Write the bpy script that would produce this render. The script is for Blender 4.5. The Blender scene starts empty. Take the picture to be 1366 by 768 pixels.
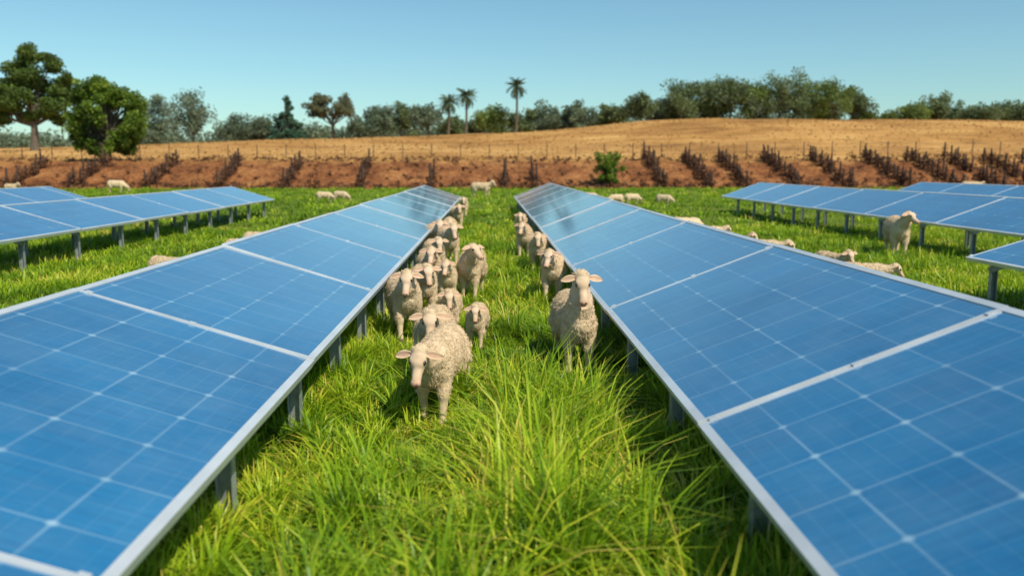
import bpy, bmesh, math, random
import numpy as np
from mathutils import Vector, Matrix, noise
rad=math.radians
R=np.random.default_rng(7)
random.seed(7)
sc=bpy.context.scene
sc.view_settings.view_transform='Standard'
sc.view_settings.look='None'
sc.view_settings.exposure=0

# ---------------------------------------------------------------- helpers
def N(nt,t,p=None,i=None):
    n=nt.nodes.new(t)
    for k,v in (p or {}).items(): setattr(n,k,v)
    for k,v in (i or {}).items():
        s=n.inputs[k]
        if isinstance(v,bpy.types.NodeSocket): nt.links.new(v,s)
        else: s.default_value=v
    return n
def M2(nt,op,a,b=0.0,c=0.0,clamp=False):
    return N(nt,'ShaderNodeMath',{'operation':op,'use_clamp':clamp},{0:a,1:b,2:c}).outputs[0]
def MIX(nt,f,a,b,bt='MIX'):
    n=N(nt,'ShaderNodeMix',{'data_type':'RGBA','blend_type':bt})
    for idx,v in ((0,f),(6,a),(7,b)):
        if isinstance(v,bpy.types.NodeSocket): nt.links.new(v,n.inputs[idx])
        else: n.inputs[idx].default_value=v if idx==0 else (*v[:3],1)
    return n.outputs[2]
def MR(nt,v,a,b,c=0.0,d=1.0):
    return N(nt,'ShaderNodeMapRange',None,{0:v,1:a,2:b,3:c,4:d}).outputs[0]
def RAMP(nt,f,stops):
    n=N(nt,'ShaderNodeValToRGB',None,{0:f}); cr=n.color_ramp
    while len(cr.elements)<len(stops): cr.elements.new(0.5)
    for e,(p,c) in zip(cr.elements,stops): e.position=p; e.color=(*c,1)
    return n.outputs[0]
def NOI(nt,vec,s,d=4,r=0.5):
    return N(nt,'ShaderNodeTexNoise',None,{'Vector':vec,'Scale':s,'Detail':d,'Roughness':r}).outputs[0]
def mat(name):
    m=bpy.data.materials.new(name); m.use_nodes=True
    nt=m.node_tree; nt.nodes.clear()
    o=nt.nodes.new('ShaderNodeOutputMaterial')
    return m,nt,o
def simple(name,col,rough=0.8,metal=0.0,var=0.25,scale=8,bump=0.0):
    m,nt,o=mat(name)
    P=N(nt,'ShaderNodeNewGeometry').outputs['Position']
    f=NOI(nt,P,scale)
    c=MIX(nt,MR(nt,f,.3,.7),tuple(x*(1-var) for x in col),tuple(min(1,x*(1+var)) for x in col))
    b=N(nt,'ShaderNodeBsdfPrincipled',None,{'Base Color':c,'Roughness':rough,'Metallic':metal})
    if bump:
        bb=N(nt,'ShaderNodeBump',None,{'Height':f,'Strength':bump,'Distance':0.02}); nt.links.new(bb.outputs[0],b.inputs['Normal'])
    nt.links.new(b.outputs[0],o.inputs[0]); return m
def leafmat(name,stops,trans=0.3,tcol=None,rough=0.6,nscale=0.5):
    m,nt,o=mat(name)
    a=N(nt,'ShaderNodeAttribute',{'attribute_name':'a'}).outputs['Fac']
    P=N(nt,'ShaderNodeNewGeometry').outputs['Position']
    f=NOI(nt,P,nscale,3)
    v=M2(nt,'ADD',a,MR(nt,f,.3,.7,-.22,.22),clamp=True)
    c=RAMP(nt,v,stops)
    b=N(nt,'ShaderNodeBsdfPrincipled',None,{'Base Color':c,'Roughness':rough,'Specular IOR Level':0.3})
    t=N(nt,'ShaderNodeBsdfTranslucent',None,{'Color':MIX(nt,0.5,c,tcol or stops[-1][1])})
    x=N(nt,'ShaderNodeMixShader',None,{0:trans,1:b.outputs[0],2:t.outputs[0]})
    nt.links.new(x.outputs[0],o.inputs[0]); return m

class MB:
    def __init__(s): s.V=[];s.F=[];s.M=[];s.A=[];s.U=[];s.n=0
    def add(s,V,F,m=0,a=0.5,uv=None):
        V=np.asarray(V,float).reshape(-1,3);F=np.asarray(F,int).reshape(-1,4)
        s.V.append(V);s.F.append(F+s.n);s.M.append(np.full(len(F),m))
        s.A.append(np.broadcast_to(np.asarray(a,float),(len(V),)))
        s.U.append(np.zeros((len(V),2)) if uv is None else np.asarray(uv,float))
        s.n+=len(V)
    def box(s,o,ax,mn,mx,m=0):
        o=np.array(o,float);ax=[np.array(a,float) for a in ax]
        V=[o+ax[0]*x+ax[1]*y+ax[2]*z for z in(mn[2],mx[2]) for y in(mn[1],mx[1]) for x in(mn[0],mx[0])]
        s.add(V,[[0,2,3,1],[4,5,7,6],[0,1,5,4],[2,6,7,3],[0,4,6,2],[1,3,7,5]],m)
    def tube(s,P,r,k=7,m=0,a=0.5):
        P=np.asarray(P,float);n=len(P);r=np.broadcast_to(r,(n,))
        T=np.gradient(P,axis=0);T/=np.linalg.norm(T,axis=1)[:,None]+1e-9
        ref=np.array([1,0,0.]) if abs(T[0,2])>.7 else np.array([0,0,1.])
        A=np.cross(T,ref);A/=np.linalg.norm(A,axis=1)[:,None]+1e-9;B=np.cross(T,A)
        t=np.arange(k)*2*np.pi/k
        V=P[:,None]+r[:,None,None]*(A[:,None]*np.cos(t)[None,:,None]+B[:,None]*np.sin(t)[None,:,None])
        i=np.arange(n-1)[:,None]*k;j=np.arange(k)[None]
        F=np.stack([i+j,i+(j+1)%k,i+k+(j+1)%k,i+k+j],-1).reshape(-1,4)
        s.add(V.reshape(-1,3),F,m,a)
    def leaves(s,P,size,m=1,a=0.5,asp=1.0,up=0.3):
        n=len(P);size=np.broadcast_to(size,(n,))
        D=R.normal(size=(n,3));D/=np.linalg.norm(D,axis=1)[:,None]
        E=R.normal(size=(n,3));E[:,2]*=(1-up);E-=D*(D*E).sum(1)[:,None];E/=np.linalg.norm(E,axis=1)[:,None]
        D=D*size[:,None]*.5*asp;E=E*size[:,None]*.5
        V=np.stack([P-D,P+E*.7-D*.1,P+D,P-E*.7+D*.1],1).reshape(-1,3)
        s.add(V,np.arange(4*n).reshape(n,4),m,np.repeat(np.broadcast_to(a,(n,)),4))
    def build(s,name,mats,smooth=False,parent=None,uv=False,loc=None):
        V=np.concatenate(s.V);F=np.concatenate(s.F);Mi=np.concatenate(s.M);A=np.concatenate(s.A)
        me=bpy.data.meshes.new(name)
        me.vertices.add(len(V));me.vertices.foreach_set('co',V.astype(np.float32).ravel())
        me.loops.add(F.size);me.loops.foreach_set('vertex_index',F.astype(np.int32).ravel())
        me.polygons.add(len(F));me.polygons.foreach_set('loop_start',(np.arange(len(F))*4).astype(np.int32))
        me.polygons.foreach_set('material_index',Mi.astype(np.int32))
        me.update(calc_edges=True)
        me.polygons.foreach_set('use_smooth',np.full(len(F),smooth))
        at=me.attributes.new('a','FLOAT','POINT');at.data.foreach_set('value',A.astype(np.float32))
        if uv:
            U=np.concatenate(s.U)[F.ravel()];l=me.uv_layers.new(name='UVMap');l.data.foreach_set('uv',U.astype(np.float32).ravel())
        for m in mats: me.materials.append(m)
        ob=bpy.data.objects.new(name,me);sc.collection.objects.link(ob)
        if parent: ob.parent=parent
        if loc: ob.location=loc
        return ob
def empty(name,loc=(0,0,0)):
    e=bpy.data.objects.new(name,None);e.location=loc;sc.collection.objects.link(e);e.empty_display_size=.3;return e

# ---------------------------------------------------------------- camera
cd=bpy.data.cameras.new('camera');cam=bpy.data.objects.new('camera',cd);sc.collection.objects.link(cam)
cam.location=(0,0,1.9);cam.rotation_euler=(rad(90-8.1),0,rad(-1.5))
cd.lens=30;cd.sensor_width=36;cd.clip_end=6000;cd.clip_start=.05
cd.dof.use_dof=True;cd.dof.focus_distance=7.8;cd.dof.aperture_fstop=1.25
sc.camera=cam

# ---------------------------------------------------------------- light
S=Vector((.43,-.50,.80)).normalized()
elev=math.asin(S.z);az=math.atan2(S.x,S.y)
w=bpy.data.worlds.new('World');sc.world=w;w.use_nodes=True
nt=w.node_tree;nt.nodes.clear()
sky=N(nt,'ShaderNodeTexSky',{'sky_type':'NISHITA','sun_disc':False,'sun_elevation':elev,'sun_rotation':az,'air_density':1.0,'dust_density':0.5,'ozone_density':2.5,'altitude':0})
tint=MIX(nt,1.0,sky.outputs[0],(.78,1.03,.98),'MULTIPLY')
bg=N(nt,'ShaderNodeBackground',None,{'Color':tint,'Strength':0.122})
o=N(nt,'ShaderNodeOutputWorld');nt.links.new(bg.outputs[0],o.inputs[0])
ld=bpy.data.lights.new('sun','SUN');ld.energy=5;ld.angle=rad(.6);ld.color=(1,.92,.74)
lo=bpy.data.objects.new('sun',ld);sc.collection.objects.link(lo);lo.rotation_euler=S.to_track_quat('Z','Y').to_euler();lo.location=(20,-30,60)

# ---------------------------------------------------------------- terrain
def sn(x,y,f,p=0.):
    return (np.sin(x*f+1.3*np.sin(y*f*.7+p)+p)+np.sin(y*f*1.13+1.7*np.sin(x*f*.6+2*p)+2.1*p))*.5
def ss(x): x=np.clip(x,0,1);return x*x*(3-2*x)
CX=[-400,-150,-86,-33,6,19,26,39,65,94,150,400];CH=[3,4,4.6,6.5,7.6,8.6,9.5,10.3,10.0,9.6,8,6]
def terr(x,y):
    x=np.asarray(x,float);y=np.asarray(y,float)
    c=np.interp(x,CX,CH)
    e0=73+1.2*sn(x,y*0,.11,1)
    emb=ss((y-e0)/10.5)*2.25
    emb+=ss((y-e0)/3)*ss((90-y)/6)*(.18*sn(x,y,1.9,.3)+.12*sn(x,y,4.1,2))
    up=ss((y-82)/(150-82))*.55+np.clip((y-82)/(150-82),0,1)*.45
    h=emb+(c-2.25)*up
    h+=ss((y-90)/20)*(.25*sn(x,y,.11,.5)+.1*sn(x,y,.35,1.5))
    h-=ss((y-155)/200)*(c-1.0)*.6
    h+=.015*sn(x,y,2.3,4)*(y<73)
    return h
def axis(segs):
    out=[]
    for a,b,s in segs: out+=list(np.arange(a,b,s))
    return np.array(out+[segs[-1][1]])
xs=axis([(-1500,-300,80),(-300,-100,8),(-100,-50,1.5),(-50,60,.6),(60,110,1.5),(110,300,8),(300,1500,80)])
ys=axis([(-80,0,8),(0,70,1.0),(70,90,.35),(90,165,1.5),(165,400,10),(400,2500,120)])
X,Y=np.meshgrid(xs,ys);Z=terr(X,Y)
nx,ny=len(xs),len(ys);i=np.arange(ny-1)[:,None]*nx;j=np.arange(nx-1)[None]
F=np.stack([i+j,i+j+1,i+nx+j+1,i+nx+j],-1).reshape(-1,4)
m,nt,o=mat('ground_field')
P=N(nt,'ShaderNodeNewGeometry').outputs['Position']
sep=N(nt,'ShaderNodeSeparateXYZ',None,{0:P})
n1=NOI(nt,P,.35,5,.6);n2=NOI(nt,P,3.5,6,.65);n3=NOI(nt,P,28,4,.7);n4=NOI(nt,P,.06,5,.6)
g=RAMP(nt,M2(nt,'ADD',M2(nt,'MULTIPLY',n2,.6),M2(nt,'MULTIPLY',n3,.4)),[(.32,(.055,.045,.015)),(.45,(.09,.13,.014)),(.6,(.17,.24,.024)),(.75,(.36,.28,.10))])
dirt=RAMP(nt,M2(nt,'ADD',M2(nt,'MULTIPLY',n1,.45),M2(nt,'MULTIPLY',n2,.55)),[(.36,(.055,.022,.012)),(.46,(.18,.068,.028)),(.56,(.31,.13,.050)),(.68,(.45,.26,.11))])
mp=N(nt,'ShaderNodeMapping',None,{0:P,3:(.35,2.0,1)})
n5=NOI(nt,mp.outputs[0],.45,8,.7)
dry=RAMP(nt,M2(nt,'ADD',M2(nt,'MULTIPLY',n5,.5),M2(nt,'MULTIPLY',n4,.5)),[(.37,(.19,.085,.026)),(.46,(.36,.18,.056)),(.54,(.50,.27,.088)),(.64,(.63,.39,.15))])
yy=M2(nt,'ADD',sep.outputs[1],MR(nt,n1,.2,.8,-3.5,3.5))
yy2=M2(nt,'ADD',yy,MR(nt,n2,.2,.8,-1.5,1.5))
c=MIX(nt,MR(nt,yy2,72.3,73.3),g,dirt)
c=MIX(nt,MR(nt,yy2,81,88),c,dry)
bmp=N(nt,'ShaderNodeBump',None,{'Height':M2(nt,'ADD',n2,n3),'Strength':.6,'Distance':.06})
b=N(nt,'ShaderNodeBsdfPrincipled',None,{'Base Color':c,'Roughness':.95,'Specular IOR Level':.1,'Normal':bmp.outputs[0]})
nt.links.new(b.outputs[0],o.inputs[0])
mb=MB();mb.add(np.stack([X,Y,Z],-1).reshape(-1,3),F);mb.build('ground',[m],smooth=True)

# ---------------------------------------------------------------- grass
def blades(mb,P,L,W,az,lean,a,z=None):
    n=len(P);z=np.zeros(n) if z is None else z
    s=np.array([0,.35,.7,1.]);wd=np.array([.8,1.,.7,.06])
    dx,dy=np.cos(az),np.sin(az)
    tw=az+np.pi/2+R.normal(0,.5,n);sx,sy=np.cos(tw),np.sin(tw)
    V=np.zeros((n,4,2,3))
    for k in range(4):
        off=L*lean*s[k]**2
        hh=L*(s[k]-.42*np.minimum(lean,1.1)*s[k]**2.3)
        for q,sg in enumerate((-1,1)):
            V[:,k,q,0]=P[:,0]+dx*off+sg*sx*W*wd[k]*.5
            V[:,k,q,1]=P[:,1]+dy*off+sg*sy*W*wd[k]*.5
            V[:,k,q,2]=z-.01+hh
    base=np.arange(n)[:,None,None]*8
    q=np.array([[0,1,3,2],[2,3,5,4],[4,5,7,6]])[None]
    F=(base+q).reshape(-1,4)
    A=np.repeat(a,8).reshape(n,4,2)+np.array([-.40,-.14,.05,.16])[None,:,None]  # root-to-tip steps: shaded bases and sunlit tips painted into the blade tone
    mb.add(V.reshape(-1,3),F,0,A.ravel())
def grass_zone(mb,x0,x1,y0,y1,ncl,per,sig,L0,W0,leanm=.55,hf=None,hv=.25,cv=.10):
    C=np.stack([R.uniform(x0,x1,ncl),R.uniform(y0,y1,ncl)],1)
    n=len(C)
    hl=np.clip(R.lognormal(0,hv,n),.4,1.9)*(1+.25*sn(C[:,0],C[:,1],1.7,.4))
    if hf is not None: hl*=hf(C)
    ca=np.clip(.48+.13*sn(C[:,0],C[:,1],.9,2)+R.normal(0,cv,n),0,1)
    ca=np.where(R.uniform(size=n)<.04,R.uniform(.8,1,n),ca)
    idx=np.repeat(np.arange(n),per);m=len(idx)
    d=R.normal(0,sig,(m,2));P=C[idx]+d
    az=np.arctan2(d[:,1],d[:,0])+R.normal(0,.6,m)
    L=L0*hl[idx]*R.uniform(.5,1.15,m);lean=np.abs(R.normal(leanm,.3,m))
    a=ca[idx]+R.normal(0,.06,m)
    a=np.where(R.uniform(size=m)<.025,R.uniform(.8,1,m),a)
    L=np.where((np.abs(P[:,0])>.8),np.minimum(L,.32),L)
    blades(mb,P,L,W0*R.uniform(.6,1.35,m),az,lean,np.clip(a,.12,1.2))
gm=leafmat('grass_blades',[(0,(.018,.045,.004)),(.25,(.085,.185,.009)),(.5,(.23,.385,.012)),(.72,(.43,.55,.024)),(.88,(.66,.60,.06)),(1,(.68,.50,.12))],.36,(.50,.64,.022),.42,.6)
SP=np.array([(-.38,6.0,.5),(-.40,5.5,.4),(.8,7.5,.45),(.78,7.0,.38),(-.27,12,.5),(-.9,9.2,.4),(-.5,9,.4),(-.2,8.5,.5),(-.25,7.6,.4)])
def tramp(C):
    f=np.ones(len(C))
    for x,y,r in SP: f*=1-.66*np.exp(-(((C[:,0]-x)**2+(C[:,1]-y)**2)/r**2))
    return f
def hf(C):
    return tramp(C)*np.interp(C[:,1],[3,5.2,7,10],[1.05,.92,.70,.6])*(1+.5*np.exp(-((C[:,0]-.25)/.35)**2)*(C[:,1]<6.3)*(C[:,1]>3.4))
mb=MB()
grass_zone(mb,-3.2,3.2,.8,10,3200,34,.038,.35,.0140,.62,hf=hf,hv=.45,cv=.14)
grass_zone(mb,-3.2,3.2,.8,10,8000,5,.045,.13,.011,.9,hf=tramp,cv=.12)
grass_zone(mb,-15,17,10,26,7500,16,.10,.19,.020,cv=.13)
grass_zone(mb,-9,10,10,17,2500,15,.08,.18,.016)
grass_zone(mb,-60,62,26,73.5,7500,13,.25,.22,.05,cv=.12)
mb.build('grass',[gm])
mb=MB()
n=14000;P=np.stack([R.uniform(-110,110,n),84+R.uniform(0,1,n)**1.2*66],1)
blades(mb,P,R.uniform(.08,.28,n),R.uniform(.12,.3,n),R.uniform(0,6.3,n),R.uniform(.4,1.2,n),R.uniform(.35,.9,n),terr(P[:,0],P[:,1]))
dm=leafmat('dry_grass_blades',[(0,(.24,.12,.04)),(.5,(.46,.27,.09)),(1,(.58,.37,.14))],.25,(.5,.33,.13),.8,.1)
mb.build('dry_grass',[dm])

# ---------------------------------------------------------------- solar rows
m,nt,o=mat('solar_cell_glass')
uv=N(nt,'ShaderNodeUVMap').outputs[0];s2=N(nt,'ShaderNodeSeparateXYZ',None,{0:uv})
c0=.41
def dist(v,c,off=0): return M2(nt,'PINGPONG',M2(nt,'ADD',v,off),c/2)
du=dist(s2.outputs[0],c0,.10);dv=dist(s2.outputs[1],c0,0.0)
lu=MR(nt,du,.002,.010,1,0);lv=MR(nt,dv,.002,.010,1,0)
node=MR(nt,M2(nt,'ADD',du,dv),.012,.038,1,0)
fu=MR(nt,dist(s2.outputs[0],c0/4,.10),.001,.004,1,0);fv=MR(nt,dist(s2.outputs[1],c0/2,0),.001,.004,1,0)
P=N(nt,'ShaderNodeNewGeometry').outputs['Position'];cl=NOI(nt,P,.9,3);cl2=NOI(nt,P,1.7,3)
line=M2(nt,'MAXIMUM',M2(nt,'MULTIPLY',M2(nt,'MAXIMUM',lu,lv),.28),M2(nt,'MULTIPLY',node,.66))
line=M2(nt,'MAXIMUM',line,M2(nt,'MULTIPLY',M2(nt,'MAXIMUM',fu,fv),.08))
line=M2(nt,'MULTIPLY',line,MR(nt,cl2,.35,.65,.5,1.15))
mp=N(nt,'ShaderNodeMapping',None,{0:uv,3:(2.5,30,1)});st=NOI(nt,mp.outputs[0],1.0,4,.6)
cellid=N(nt,'ShaderNodeTexWhiteNoise',{'noise_dimensions':'2D'},{'Vector':N(nt,'ShaderNodeVectorMath',{'operation':'FLOOR'},{0:N(nt,'ShaderNodeVectorMath',{'operation':'SCALE'},{0:N(nt,'ShaderNodeVectorMath',{'operation':'ADD'},{0:uv,1:(.10,0,0)}).outputs[0],'Scale':1/c0}).outputs[0]}).outputs[0]}).outputs['Value']
f=M2(nt,'ADD',M2(nt,'MULTIPLY',st,.4),M2(nt,'ADD',M2(nt,'MULTIPLY',cl,.52),M2(nt,'MULTIPLY',cellid,.08)))
base=RAMP(nt,f,[(.3,(.004,.095,.25)),(.7,(.014,.19,.42))])
c=MIX(nt,line,base,(.45,.66,.78))
dust=NOI(nt,P,2.2,6,.7)
b=N(nt,'ShaderNodeBsdfPrincipled',None,{'Base Color':MIX(nt,MR(nt,dust,.4,.8,.01,.13),c,(.42,.50,.52)),'Roughness':MR(nt,dust,.3,.7,.14,.28),'IOR':1.5,'Specular IOR Level':.95,'Coat Weight':.8,'Coat Roughness':.08})
nt.links.new(b.outputs[0],o.inputs[0]);glass=m
alu=simple('aluminium_frame',(.68,.71,.74),.36,.4,.1,3)
steel=simple('galvanised_steel',(.36,.39,.40),.5,.5,.2,14)
back=simple('panel_backsheet',(.22,.23,.24),.7,0,.1,5)
def solar_row(Xi,hi,Xo,ho,y0,y1,seam,step,post0,pstep):
    e=empty('solar_panel_row',(Xi,y0,0))
    A=np.array([Xi,0,hi]);B=np.array([Xo,0,ho]);L=np.linalg.norm(B-A);u=(B-A)/L
    nrm=np.array([-u[2],0,u[0]]);
    if nrm[2]<0:nrm=-nrm
    Yv=np.array([0,1.,0])
    g=MB();fr=MB();st=MB()
    k0=math.ceil((y0-seam)/step)
    cuts=[y0]+[seam+k*step for k in range(k0,400) if y0+.3<seam+k*step<y1-.3]+[y1]
    for q in range(len(cuts)-1):
        a,b2=cuts[q]+.004,cuts[q+1]-.004
        dz=R.normal(0,.005);tl=R.normal(0,.006)
        Ao=A+np.array([0,0,dz]);uu=u+nrm*tl/L;
        V=[Ao+Yv*a,Ao+uu*L+Yv*a,Ao+uu*L+Yv*b2,Ao+Yv*b2]
        U=[(0,a-seam),(L,a-seam),(L,b2-seam),(0,b2-seam)]
        if Xo<Xi: V=V[::-1];U=U[::-1]
        g.add(V,[[0,1,2,3]],0,.5,U)
        g.add([v-nrm*.014 for v in V],[[0,1,2,3]],1)
        ax=(uu,Yv,nrm);w2=.036
        fr.box(Ao,ax,(-.012,a,-.045),(w2,b2,.007));fr.box(Ao,ax,(L-w2,a,-.045),(L+.012,b2,.007))
        fr.box(Ao,ax,(w2,a,-.040),(L-w2,a+.022,.006));fr.box(Ao,ax,(w2,b2-.022,-.040),(L-w2,b2,.006))
        for s_ in (.05,L*.5,L-.11):
            fr.box(Ao,ax,(s_,b2-.015,.0075),(s_+.04,b2+.022,.014))
    for sp in (.24,L-.34):
        st.box(A,(u,Yv,nrm),(sp-.03,y0+.02,-.115),(sp+.03,y1-.02,-.052))
    y=post0
    while y<y1-.1:
        if y>y0+.1:
            st.box(A,(u,Yv,nrm),(.06,y-.025,-.185),(L-.12,y+.025,-.118))
            for sp in (.14,L-.42):
                t=A+u*sp-nrm*.10;x=t[0];top=t[2]
                W=.045
                E3=((1,0,0),(0,1,0),(0,0,1))
                st.box((x,y,0),E3,(-W,-.004+.026,-.1),(W,.004+.026,top))
                st.box((x,y,0),E3,(-W,-.03,-.1),(-W+.008,.022,top))
                st.box((x,y,0),E3,(W-.008,-.03,-.1),(W,.022,top))
        y+=pstep
    for mbx,nm,ms in ((g,'glass_panels',[glass,back]),(fr,'panel_frames',[alu]),(st,'support_posts',[steel])):
        ob=mbx.build(nm,ms,uv=True,parent=e);ob.location=(-Xi,-y0,0)
    return e
solar_row(-1.20,.61,-2.75,1.09,-1.0,36.5,5.68,3.15,1.1,1.575)
solar_row(1.10,.56,2.68,1.17,-1.0,38.5,4.3,3.6,2.0,1.8)
solar_row(-8.3,.64,-9.9,1.12,2,33.3,5,3.15,3,2.1)
solar_row(-15.6,.64,-17.2,1.12,2,34,5,3.15,3,2.1)
solar_row(-22.8,.64,-24.4,1.12,2,34,5,3.15,3,2.1)
solar_row(9.8,.65,11.4,1.22,14.6,36,15,3.6,15.2,2.1)
solar_row(17.2,.65,18.8,1.22,10,37,12,3.6,11,2.1)
solar_row(24.4,.65,26,1.22,10,37,12,3.6,11,2.1)
solar_row(6.6,.65,8.2,1.12,-1,11.6,2,3.6,1.6,2.4)

# ---------------------------------------------------------------- sheep
m,nt,o=mat('sheep_fleece')
a=N(nt,'ShaderNodeAttribute',{'attribute_name':'a'}).outputs['Fac']
tc=N(nt,'ShaderNodeTexCoord').outputs['Object']
oi=N(nt,'ShaderNodeObjectInfo').outputs['Random']
f=NOI(nt,tc,5,5,.6);f2=NOI(nt,tc,70,3,.65)
mp=N(nt,'ShaderNodeMapping',None,{0:tc,3:(1,1,.45)})
vo=NOI(nt,mp.outputs[0],34,4,.6)
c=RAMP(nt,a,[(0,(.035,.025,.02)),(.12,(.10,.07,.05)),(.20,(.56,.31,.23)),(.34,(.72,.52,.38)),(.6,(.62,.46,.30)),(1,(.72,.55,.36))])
c=MIX(nt,MR(nt,f,.42,.72,0,.6),c,(.42,.28,.15),'MIX')
c=MIX(nt,MR(nt,vo,.45,.75,0,.4),c,(.82,.69,.51))
c=MIX(nt,MR(nt,oi,0,1,0,.4),c,(.55,.40,.25))
hh=M2(nt,'MULTIPLY',M2(nt,'ADD',M2(nt,'MULTIPLY',f2,.6),vo),MR(nt,a,.4,.9,.10,1))
bmp=N(nt,'ShaderNodeBump',None,{'Height':hh,'Strength':.75,'Distance':.016})
b=N(nt,'ShaderNodeBsdfPrincipled',None,{'Base Color':c,'Roughness':.95,'Specular IOR Level':.1,'Sheen Weight':.15,'Sheen Tint':(1,.9,.75,1),'Normal':bmp.outputs[0]})
nt.links.new(b.outputs[0],o.inputs[0]);fleece=m
m,nt,o=mat('sheep_eye')
b=N(nt,'ShaderNodeBsdfPrincipled',None,{'Base Color':(.02,.012,.008,1),'Roughness':.2});nt.links.new(b.outputs[0],o.inputs[0]);eye=m
m,nt,o=mat('sheep_nostril')
b=N(nt,'ShaderNodeBsdfPrincipled',None,{'Base Color':(.14,.055,.04,1),'Roughness':.7});nt.links.new(b.outputs[0],o.inputs[0]);nostril=m

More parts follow.
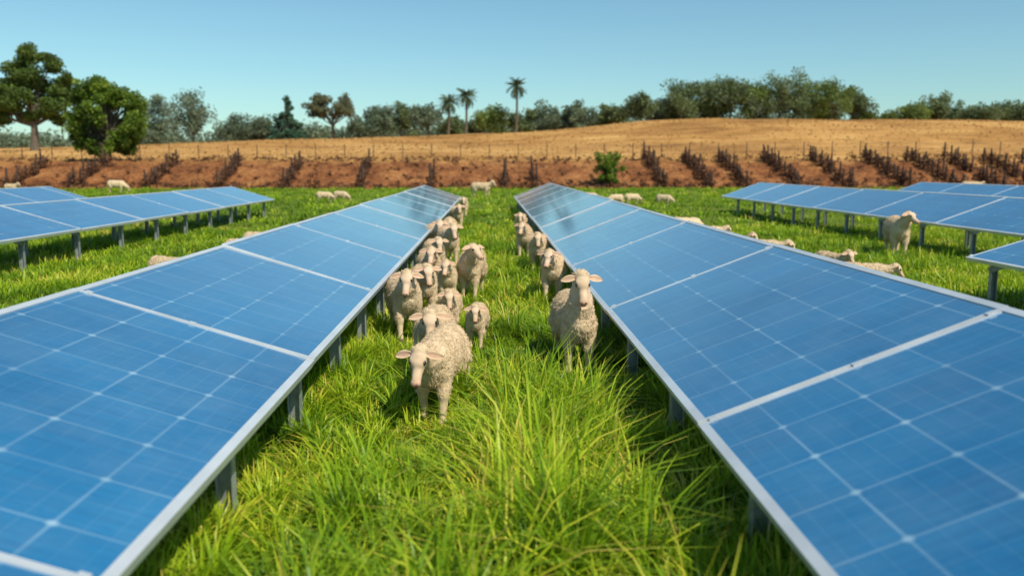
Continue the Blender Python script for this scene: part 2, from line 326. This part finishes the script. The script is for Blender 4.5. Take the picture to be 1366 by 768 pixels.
def sheep_mesh(key,H,yaw=0,pitch=50,stride=.05,seed=0,fat=.95,vox=.011,fuzz=14000):
    H=Vector(H);bm=bmesh.new()
    def ell(c,r,rot=None):
        Mx=Matrix.Translation(Vector(c))@(rot.to_4x4() if rot else Matrix())@Matrix.Diagonal((*r,1))
        bmesh.ops.create_uvsphere(bm,u_segments=20,v_segments=14,radius=1,matrix=Mx)
    def seg(a,ra,b,rb):
        a=Vector(a);b=Vector(b);d=b-a
        q=Vector((0,0,1)).rotation_difference(d).to_matrix().to_4x4()
        bmesh.ops.create_cone(bm,cap_ends=True,segments=16,radius1=ra,radius2=rb,depth=d.length,matrix=Matrix.Translation((a+b)/2)@q)
    def chain(pts):
        for p,r in pts: ell(p,(r,r,r))
        for (p,r),(p2,r2) in zip(pts,pts[1:]): seg(p,r,p2,r2)
    Z=lambda z:z
    ell((0,-.22,Z(.475)),(.155*fat,.22,.190));ell((0,-.02,Z(.475)),(.180*fat,.27,.190))
    ell((0,.17,Z(.485)),(.185*fat,.25,.185));ell((0,.33,Z(.51)),(.155*fat,.17,.165))
    ell((0,-.33,Z(.47)),(.108*fat,.09,.155))
    for s in(-1,1):
        ell((s*.085,-.27,Z(.44)),(.064,.09,.16));ell((s*.085,.33,Z(.45)),(.078,.12,.16))
        f=-s*stride;h=s*stride*.8
        chain([((s*.09,-.28,.37),.060),((s*.09,-.29+f*.5,.225),.040),((s*.088,-.285+f,.08),.029),((s*.088,-.30+f,.028),.036)])
        chain([((s*.10,.30,.40),.086),((s*.105,.27+h*.4,.33),.064),((s*.097,.40+h*.7,.22),.037),((s*.093,.375+h,.08),.029),((s*.093,.36+h,.028),.036)])
    chain([((0,.46,Z(.56)),.038),((0,.505,Z(.46)),.034),((0,.50,Z(.34)),.025)])
    y_=rad(yaw);p_=rad(pitch)
    n=Vector((math.sin(y_)*math.cos(p_),-math.cos(y_)*math.cos(p_),-math.sin(p_)))
    s_=Vector((math.cos(y_),math.sin(y_),0));u_=n.cross(s_)
    Rm=Matrix((s_,n,u_)).transposed()
    nb=Vector((0,-.29,Z(.52)));mid=nb.lerp(H,.5)+Vector((0,-.005,-.015))
    hb=H-n*.03-u_*.02
    chain([(nb,.135),(mid,.098),(hb,.070)])
    k=1.06
    ell(H,(.064*k,.072*k,.058*k),Rm)
    ell(H+n*.045+u_*.006,(.060*k,.06,.048*k),Rm)
    chain([(H+n*.03-u_*.012,.052*k),(H+n*.12-u_*.014,.038*k),(H+n*.185-u_*.014,.034*k)])
    ell(H+n*.203-u_*.012,(.040*k,.030,.032*k),Rm)
    chain([(H-u_*.046+n*.02,.040),(H+n*.17-u_*.034,.026)])
    for s in(-1,1):
        ell(H+n*.030+s_*s*.046+u_*.036,(.018,.024,.012),Rm)
    me=bpy.data.meshes.new('t');bm.to_mesh(me);bm.free()
    ob=bpy.data.objects.new('t',me);sc.collection.objects.link(ob)
    r=ob.modifiers.new('r','REMESH');r.mode='VOXEL';r.voxel_size=vox
    sm=ob.modifiers.new('s','SMOOTH');sm.factor=.6;sm.iterations=5
    dg=bpy.context.evaluated_depsgraph_get()
    m2=bpy.data.meshes.new_from_object(ob.evaluated_get(dg));bpy.data.objects.remove(ob)
    bm=bmesh.new();bm.from_mesh(m2);bm.normal_update()
    la=bm.verts.layers.float.new('a')
    Ri=Rm.transposed();sv=Vector((seed*3.1,seed*1.7,0))
    woolv=[]
    for v in bm.verts:
        q=Ri@(v.co-H)
        hd=max(0,min(1,(q.y+.045)/.04)) if (abs(q.x)<.11 and q.y<.29 and abs(q.z)<.12) else 0
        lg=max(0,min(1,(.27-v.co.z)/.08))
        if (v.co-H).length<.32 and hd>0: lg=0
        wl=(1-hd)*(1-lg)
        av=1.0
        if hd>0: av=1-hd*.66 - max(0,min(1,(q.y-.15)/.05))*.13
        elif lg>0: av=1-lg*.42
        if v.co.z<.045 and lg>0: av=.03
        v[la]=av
        p=v.co+sv
        d=noise.noise(p*7)*.012+noise.noise(p*19)*.009+noise.noise(p*44)*.005
        v.co+=v.normal*(d*wl+wl*.009+noise.noise(p*30)*.0012)
        if wl>.6: woolv.append((np.array(v.co),np.array(v.normal)))
    for f in bm.faces:f.smooth=True
    for s in(-1,1):
        root=H+s_*s*.054-n*.012+u_*.020
        dirv=(s_*s*1.0-u_*.04-n*.05).normalized()
        wv=(n*.92-u_*.30);wv=(wv-dirv*wv.dot(dirv)).normalized();nv=dirv.cross(wv)
        if nv.dot(u_)<0:nv=-nv
        G=[]
        for side in(0,1):
            rows=[]
            for i in range(8):
                t=i/7;wd=.029*(math.sin(math.pi*(t*.86+.10))**.8)+.002
                row=[]
                for kk in range(5):
                    c=(kk-2)/2
                    p=root+dirv*(.128*t)+wv*(wd*c)+nv*(.014*(c*c)*(1-t*.5)-.012*t*t)-nv*(.007*side*(1-.6*abs(c))) - Vector((0,0,.020*t*t))
                    vv=bm.verts.new(p);vv[la]=.20 if (side==0 and abs(c)<.7) else .40;row.append(vv)
                rows.append(row)
            G.append(rows)
            for i in range(7):
                for kk in range(4):
                    bm.faces.new([rows[i][kk],rows[i][kk+1],rows[i+1][kk+1],rows[i+1][kk]]).smooth=True
        for i in range(7):
            for kk in(0,4):
                bm.faces.new([G[0][i][kk],G[0][i+1][kk],G[1][i+1][kk],G[1][i][kk]]).smooth=True
    def post(c,r,mi,av=.3):
        res=bmesh.ops.create_uvsphere(bm,u_segments=12,v_segments=8,radius=1,matrix=Matrix.Translation(c)@Rm.to_4x4()@Matrix.Diagonal((*r,1)))
        fs=set()
        for v in res['verts']:
            v[la]=av
            for f in v.link_faces: fs.add(f)
        for f in fs:f.material_index=mi;f.smooth=True
    for s in(-1,1):
        post(H+n*.056+s_*s*.054+u_*.024,(.013,.018,.015),1)
        post(H+n*.224+s_*s*.017+u_*.009,(.010,.009,.007),2)
    post(H+n*.230-u_*.024,(.026,.006,.0035),2)
    # short fleece locks so the outline is woolly
    if fuzz and woolv:
        idx=R.integers(0,len(woolv),fuzz)
        Pc=np.array([woolv[i][0] for i in idx])+R.normal(0,.004,(fuzz,3));Nn=np.array([woolv[i][1] for i in idx])
        D=Nn*.85+R.normal(0,.45,(fuzz,3))+np.array([0,.25,-.40]);D/=np.linalg.norm(D,axis=1)[:,None]
        Sd=np.cross(D,R.normal(size=(fuzz,3)));Sd/=np.linalg.norm(Sd,axis=1)[:,None]
        Lg=R.uniform(.007,.017,fuzz)[:,None];Wd=R.uniform(.002,.004,fuzz)[:,None]
        P0=Pc-Nn*.003;
        A_=P0-Sd*Wd;B_=P0+Sd*Wd;C_=P0+D*Lg+Sd*Wd*.3;D_=P0+D*Lg-Sd*Wd*.3
        av=R.uniform(.8,1.0,fuzz)
        for i in range(fuzz):
            q=[bm.verts.new(A_[i]),bm.verts.new(B_[i]),bm.verts.new(C_[i]),bm.verts.new(D_[i])]
            for vv in q: vv[la]=av[i]
            bm.faces.new(q)
    me=bpy.data.meshes.new('sheep_'+key);bm.to_mesh(me);bm.free()
    for mm in(fleece,eye,nostril):me.materials.append(mm)
    return me
V_={}
V_['alert']=sheep_mesh('alert',(0,-.43,.87),0,55,.03,seed=1,fat=.90,vox=.010)
V_['low']=sheep_mesh('low',(-.03,-.60,.60),-2,56,.07,seed=2,fat=.93,vox=.010)
V_['lowb']=sheep_mesh('lowb',(.02,-.58,.60),8,56,-.05,seed=8,fat=.95)
V_['walk']=sheep_mesh('walk',(.02,-.56,.70),6,52,.06,seed=3)
V_['walk2']=sheep_mesh('walk2',(-.03,-.54,.73),-14,48,-.06,seed=4)
V_['turn']=sheep_mesh('turn',(.10,-.50,.73),42,30,.04,seed=5)
V_['graze']=sheep_mesh('graze',(.03,-.60,.30),8,70,.05,seed=6,vox=.014,fuzz=4000)
def sheep(v,x,y,rot=0,s=1.0):
    ob=bpy.data.objects.new('sheep',V_[v]);sc.collection.objects.link(ob)
    ob.rotation_euler=(0,0,rad(rot));ob.scale=(s,s,s)
    ob.location=(x,y,float(terr(x,y)));return ob
# main aisle
sheep('low',-.38,6.45,-9,.96)
sheep('walk',-.50,7.50,-2,.94)
sheep('walk2',-.96,9.5,12,1.0)
sheep('walk',-.84,10.75,8,.95)
sheep('walk',-.46,9.6,0,.74)
sheep('walk',-.14,8.95,-4,.64)
sheep('turn',-.27,12.4,-6,1.05)
sheep('walk2',-.90,12.7,10,.95)
sheep('walk2',-.60,11.9,4,.80)
sheep('walk',-.95,14.6,10,.95)
sheep('walk',-.80,16.5,10,1.08)
sheep('walk2',-1.12,17.6,16,1.05)
sheep('low',-.95,20.5,5,1.0)
sheep('walk',-1.0,26,8,1.0)
sheep('walk',-1.0,33,0,.95)
sheep('alert',.80,8.0,3,1.04)
sheep('walk2',.92,12.3,-8,.95)
sheep('walk',.90,15.8,-6,.95)
sheep('walk2',.74,18.0,-6,.95)
sheep('walk',.84,23.0,-6,.9)
# right field
sheep('turn',8.75,18.1,-16,1.22)
sheep('walk',5.45,13.4,10,.82)
sheep('low',5.5,12.3,75,.74)
sheep('low',4.9,15.3,68,.88)
sheep('walk2',4.85,16.9,70,.76)
sheep('lowb',4.7,18.6,80,.9)
sheep('graze',4.7,20.5,100,1.0)
for x,y,r in((8.6,42,60),(7.2,43,100),(6.2,42,-70),(5.3,45,80)): sheep('graze',x,y,r,.8)
# left field
sheep('low',-4.9,13.1,60,.80);sheep('walk',-4.8,16.6,60,.76);sheep('lowb',-4.65,17.6,80,.84)
sheep('graze',-8.8,46,90,.85);sheep('graze',-8.1,47,70,.85)
sheep('walk',-.5,54,70,1.35)
sheep('graze',-27,63,85,1.35);sheep('walk',-34,62,80,1.0)
sheep('low',33,58,80,1.3);sheep('graze',27,52,80,1.1);sheep('graze',29,55,-80,1.1)

# ---------------------------------------------------------------- trees
bark=simple('tree_bark',(.12,.095,.07),.9,0,.35,4)
def rndball(n,r):
    D=R.normal(size=(n,3));D/=np.linalg.norm(D,axis=1)[:,None];return D*(R.uniform(0,1,n)**.45)[:,None]*r
def tree(name,x,y,clumps,leaf,nl,trunk_r,mats,fork=.3,sub=5,flat=.75,spread=.8,lr=.55):
    z0=float(terr(x,y))-.3;mb=MB()
    C=np.array(clumps,float);top=C[:,2].max();fk=top*fork
    sway=R.normal(0,.2,2)
    tp=[np.array([0,0,0.]),np.array([sway[0]*.4,sway[1]*.4,fk*.5]),np.array([sway[0],sway[1],fk])]
    ctr=C[:,:2].mean(0)
    tp.append(np.array([ctr[0]*.5,ctr[1]*.5,fk+(top-fk)*.45]));tp.append(np.array([ctr[0],ctr[1],top*.85]))
    mb.tube(tp,np.array([1.25,.95,.8,.45,.12])*trunk_r,9)
    for c in C:
        st=tp[2]+(tp[3]-tp[2])*R.uniform(0,1);md=(st+c[:3])/2+np.array([0,0,-.06*np.linalg.norm(c[:3]-st)])+R.normal(0,.15,3)
        mb.tube([st,md,c[:3]],np.array([.42,.28,.08])*trunk_r,6)
        k=max(1,int(nl*(c[3]**2)/(C[:,3]**2).sum()))
        sc_=c[:3]+rndball(sub,c[3]*spread)*np.array([1,1,flat])
        w_=R.integers(0,sub,k)
        P=sc_[w_]+rndball(k,c[3]*lr)*np.array([1,1,flat])
        av=.45+.18*R.normal(size=sub)[w_]+.1*R.normal(size=k)
        mb.leaves(P,leaf*R.uniform(.6,1.3,k),1,np.clip(av,0,1))
    return mb.build(name,mats,loc=(x,y,z0))
oakl=leafmat('oak_leaves',[(0,(.036,.064,.014)),(.5,(.098,.155,.030)),(1,(.20,.27,.055))],.32,nscale=.4)
brl=leafmat('bright_leaves',[(0,(.036,.068,.010)),(.5,(.125,.20,.02)),(1,(.28,.36,.045))],.32,nscale=.5)
far=[leafmat('hazed_far_leaves_%d'%k,s,.3,nscale=.25) for k,s in enumerate([  # distance haze painted into the leaf colours: paler, bluer, less saturated
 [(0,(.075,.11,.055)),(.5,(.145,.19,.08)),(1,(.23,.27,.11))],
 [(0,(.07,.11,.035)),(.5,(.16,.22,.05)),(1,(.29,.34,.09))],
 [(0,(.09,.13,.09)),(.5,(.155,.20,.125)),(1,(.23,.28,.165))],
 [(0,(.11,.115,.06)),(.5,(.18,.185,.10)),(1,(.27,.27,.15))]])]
cl=[(.5,0,12.1,1.6),(-1.9,.5,10.1,1.7),(2.9,-.5,10.6,1.6),(.5,-1.2,9.2,2.0),(-2.9,1,8.6,1.6),(3.4,.6,8.1,1.8),(-4.8,-.3,6.8,1.6),(-1.9,-1.5,5.9,1.8),(1,1.8,6.3,1.9),(-4.1,.8,4.6,1.4),(-1.6,2,4.4,1.3),(3.2,-1.2,5.9,1.7),(-5.9,.2,5.2,1.3),(0,2.4,8.3,1.8),(.3,-2.4,7.2,1.6),(-.6,.2,11.2,1.5),(1.9,1,11.7,1.4),(-3.4,-.6,7.4,1.5),(4.0,.4,6.8,1.4),(1.6,.3,4.6,1.3),(-3.2,.5,5.6,1.4),(-5.2,1,4.0,1.2),(2.6,1,4.2,1.2),(4.4,0,9.2,1.1),(-.2,0,4.6,1.3)]
tree('oak_tree',-57,110,cl,.32,38000,.5,[bark,oakl],.24,7,.72,.75,.62)
cl=[]
for k in range(80):
    d=R.normal(size=3);d/=np.linalg.norm(d);q=.70+.18*R.uniform()
    cl.append((d[0]*3.9*q,d[1]*3.9*q,4.3+d[2]*4.2*q*(1 if d[2]>0 else .9),R.uniform(.75,1.2)))
tree('broadleaf_tree',-37.0,85,cl,.25,42000,.38,[bark,brl],.2,5,.85)
def rcrown(w,h,n,z0f=.05):
    out=[]
    for k in range(n):
        d=R.normal(size=3);d/=np.linalg.norm(d);q=R.uniform(.2,.78)
        hz=(z0f+1)/2+d[2]*(1-z0f)/2*q
        ww=1-.35*max(0,hz-.6)/.4
        out.append((d[0]*w*.5*q*ww,d[1]*w*.5*q*ww,h*hz,w*R.uniform(.15,.25)))
    return out
T=[(-64,16.5,7,2),(-57.5,16.2,10,2),(-49.5,12.8,8,2),(-44.5,11.5,7,2),(-69,12,7,2),(-25,11.6,6,2),
(-21,14.2,7,2),(-17.3,15.6,7,0),(-12,14.8,7.5,2),(-7,12,6,0),(-2.6,12.6,5,2),(.6,14.3,7.4,1),(6.5,13.1,6,0),(10.8,14.6,7,2),(14,12.8,6,2),(17.5,14,6.5,2),
(22.5,13.4,6,1),(24,14.8,6,0),(29.4,16.3,7,0),(34.5,15,7,2),(37.7,17.8,9,0),(42.6,19.4,9,0),(47.6,21,10,0),(52.4,18,8,1),(57,20.6,10,0),(62.5,19.6,9,1),
(67.5,18.4,9,1),(71.5,17.8,8,0),(84,13.2,7,1),(79,12.3,7,1),(88,15.2,7,0),(93,14.4,8,0),(97,13.8,7,0),(102,14.9,7,0),(107,14.5,8,0),(75,12.4,6,1),(44,15.5,9,1),(60,15.5,9,0),(66,15.5,8,1),(38,14.5,8,0),(52,15.5,8,2)]
for x,t,wd,k in T:
    y=168+R.uniform(-6,10);h=(t+.3-terr(x,y))*1.0+.3
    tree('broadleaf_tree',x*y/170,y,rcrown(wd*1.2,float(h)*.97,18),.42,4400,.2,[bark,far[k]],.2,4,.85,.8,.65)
h=float(16.2-terr(-30.3,168))
cl=[(R.uniform(-3.8,3.8),R.uniform(-2.5,2.5),h*R.uniform(.55,.93),R.uniform(1.2,1.7)) for k in range(22)]
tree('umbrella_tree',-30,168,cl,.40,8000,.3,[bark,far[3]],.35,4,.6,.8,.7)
h=float(15.8-terr(-39,166));cl=[]
for k in range(80):
    t=R.uniform(0,1)**1.4;an=R.uniform(0,6.28);rr=(1-t)*3.9*R.uniform(.4,1)
    cl.append((math.cos(an)*rr,math.sin(an)*rr,h*(.06+.90*t),.5+.9*(1-t)))
con=leafmat('conifer_needles',[(0,(.03,.08,.055)),(.5,(.06,.135,.08)),(1,(.10,.19,.10))],.15)
tree('conifer_tree',-38.4,166,cl,.36,12000,.25,[bark,con],.5,3,.8)
palml=leafmat('palm_fronds',[(0,(.05,.075,.03)),(.5,(.09,.13,.05)),(1,(.16,.19,.08))],.2)
def palm(x,y,top):
    z0=float(terr(x,y))-.3;h=top-z0-1.3;mb=MB()
    zz=np.linspace(0,h,9);mb.tube(np.stack([.25*np.sin(zz*.25),0*zz,zz],1),np.interp(zz,[0,1,h],[.34,.24,.20]),9)
    tx=.25*math.sin(h*.25)
    for k in range(52):
        an=k*2.4+R.uniform(-.2,.2);el=R.uniform(-1.0,1.35);Lf=R.uniform(1.9,2.5)
        t=np.linspace(0,1,13);el_=el-t*1.0
        dr=np.cumsum(np.cos(el_))/13*Lf;dzz=np.cumsum(np.sin(el_))/13*Lf
        P=np.stack([tx+np.cos(an)*dr,np.sin(an)*dr,h+dzz],1)
        mb.tube(P,np.linspace(.045,.015,13),4,1,.4)
        for q in range(2,13):
            side=np.array([-math.sin(an),math.cos(an),0])
            for s in(-1,1):
                l=.65*(1-.9*abs(t[q]-.45));a0=P[q];dirr=side*s*.7+np.array([math.cos(an)*.6,math.sin(an)*.6,-.35])
                tip=a0+dirr*l;wv=(P[q]-P[q-1])*.40
                mb.add([a0-wv,a0+wv,tip+wv*.15,tip-wv*.15],[[0,1,2,3]],1,R.uniform(.2,.8))
    mb.build('palm_tree',[bark,palml],loc=(x,y,z0))
palm(-7.8,164,15.1);palm(-4.5,164,16.3);palm(5.0,164,18.1)
mb=MB()
for k in range(620):
    x=R.uniform(-160,160);y=R.uniform(195,225)
    top=np.interp(x,[-150,-90,-60,-40,0,40,70,150],[9,9.5,10.2,11.4,13.0,14,12.5,12.5])+R.normal(0,1.1)
    z0=float(terr(x,y));h=top-z0;r=R.uniform(1.6,3.0)
    n=190
    P=np.array([x,y,z0])+rndball(n,1)*np.array([r*1.3,r,h*.5])+np.array([0,0,h*.5])
    mb.leaves(P,.7*R.uniform(.6,1.3,n),0,np.clip(R.normal(.5,.2)+R.normal(0,.1,n),0,1))
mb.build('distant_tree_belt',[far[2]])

# ---------------------------------------------------------------- embankment details
wood=simple('weathered_post_wood',(.075,.04,.028),.9,0,.35,6)
vine=leafmat('dead_vine',[(0,(.05,.022,.014)),(.5,(.13,.056,.028)),(1,(.27,.13,.06))],.15,nscale=1)
for x0 in(-47,-41,-35.5,-29.2,-23.2,-17.6,-11.2,-5,1.3,3.9,15.2,19.2,22.4,27,31.6,36.8,41.2,45,49,53):
    mb=MB();n=13 if x0>14 else (9 if abs(x0)>6 else 3)
    for k in range(n):
        y=74.0+k*(.85 if abs(x0)>6 else 1.3)+R.normal(0,.15);x=x0+R.normal(0,.12);z=float(terr(x,y));h=R.uniform(1.1,1.8) if abs(x0)>6 else R.uniform(1.9,2.4)
        lx=R.normal(0,.08)
        mb.tube([(x,y,z-.2),(x+lx*.5,y,z+h*.5),(x+lx,y,z+h)],[.11,.095,.08],7,0)
        mb.tube([(x+lx,y,z+h),(x+lx,y,z+h+.01)],[.08,.001],7,0)
        for q in range(4):
            an=R.uniform(0,6.28);b0=np.array([x,y,z+h*R.uniform(.3,.8)]);b1=b0+np.array([math.cos(an)*.4,math.sin(an)*.6,R.uniform(-.1,.4)])
            mb.tube([b0,(b0+b1)/2+R.normal(0,.05,3),b1],[.035,.025,.012],5,0)
        m_=120;P=np.array([x,y,z+.5])+rndball(m_,1)*np.array([.42,.6,.6])
        mb.leaves(P,.16*R.uniform(.5,1.3,m_),1,R.uniform(0,.8,m_),1.6)
    mb.build('vine_post_row',[wood,vine])
cl=[(R.normal(0,.65),R.normal(0,.5),R.uniform(.5,3.0),R.uniform(.4,.62)) for k in range(26)]
tree('green_bush',10.4,75.2,cl,.17,6500,.1,[bark,brl],.2,4,.9)
wire=simple('fence_wire',(.30,.28,.25),.5,.6)
mb=MB();xs_=np.arange(-62,75,3.1);pts=[]
for x in xs_:
    y=93+R.normal(0,.1);z=float(terr(x,y));pts.append((x,y,z));mb.tube([(x,y,z-.2),(x,y,z+1.45)],[.05,.045],6,0)
    mb.tube([(x,y,z+1.45),(x,y,z+1.46)],[.045,.001],6,0)
pts=np.array(pts)
for hh in(.4,.8,1.2): mb.tube(pts+np.array([0,-.06,hh]),.009,4,1)
mb.build('wire_fence',[wood,wire])
mb=MB();n=1800
for k in range(n):
    x=R.uniform(-60,62);y=R.choice([R.uniform(73,76),R.uniform(75,92)]);z=float(terr(x,y));m_=14;r=R.uniform(.12,.45)
    P=np.array([x,y,z+r*.4])+rndball(m_,1)*np.array([r,r,r*.7])
    mb.leaves(P,.17*R.uniform(.6,1.3,m_),0,np.clip(R.normal(.5,.25)+R.normal(0,.1,m_),0,1),1.5)
mb.build('embankment_scrub',[vine])
print('done')
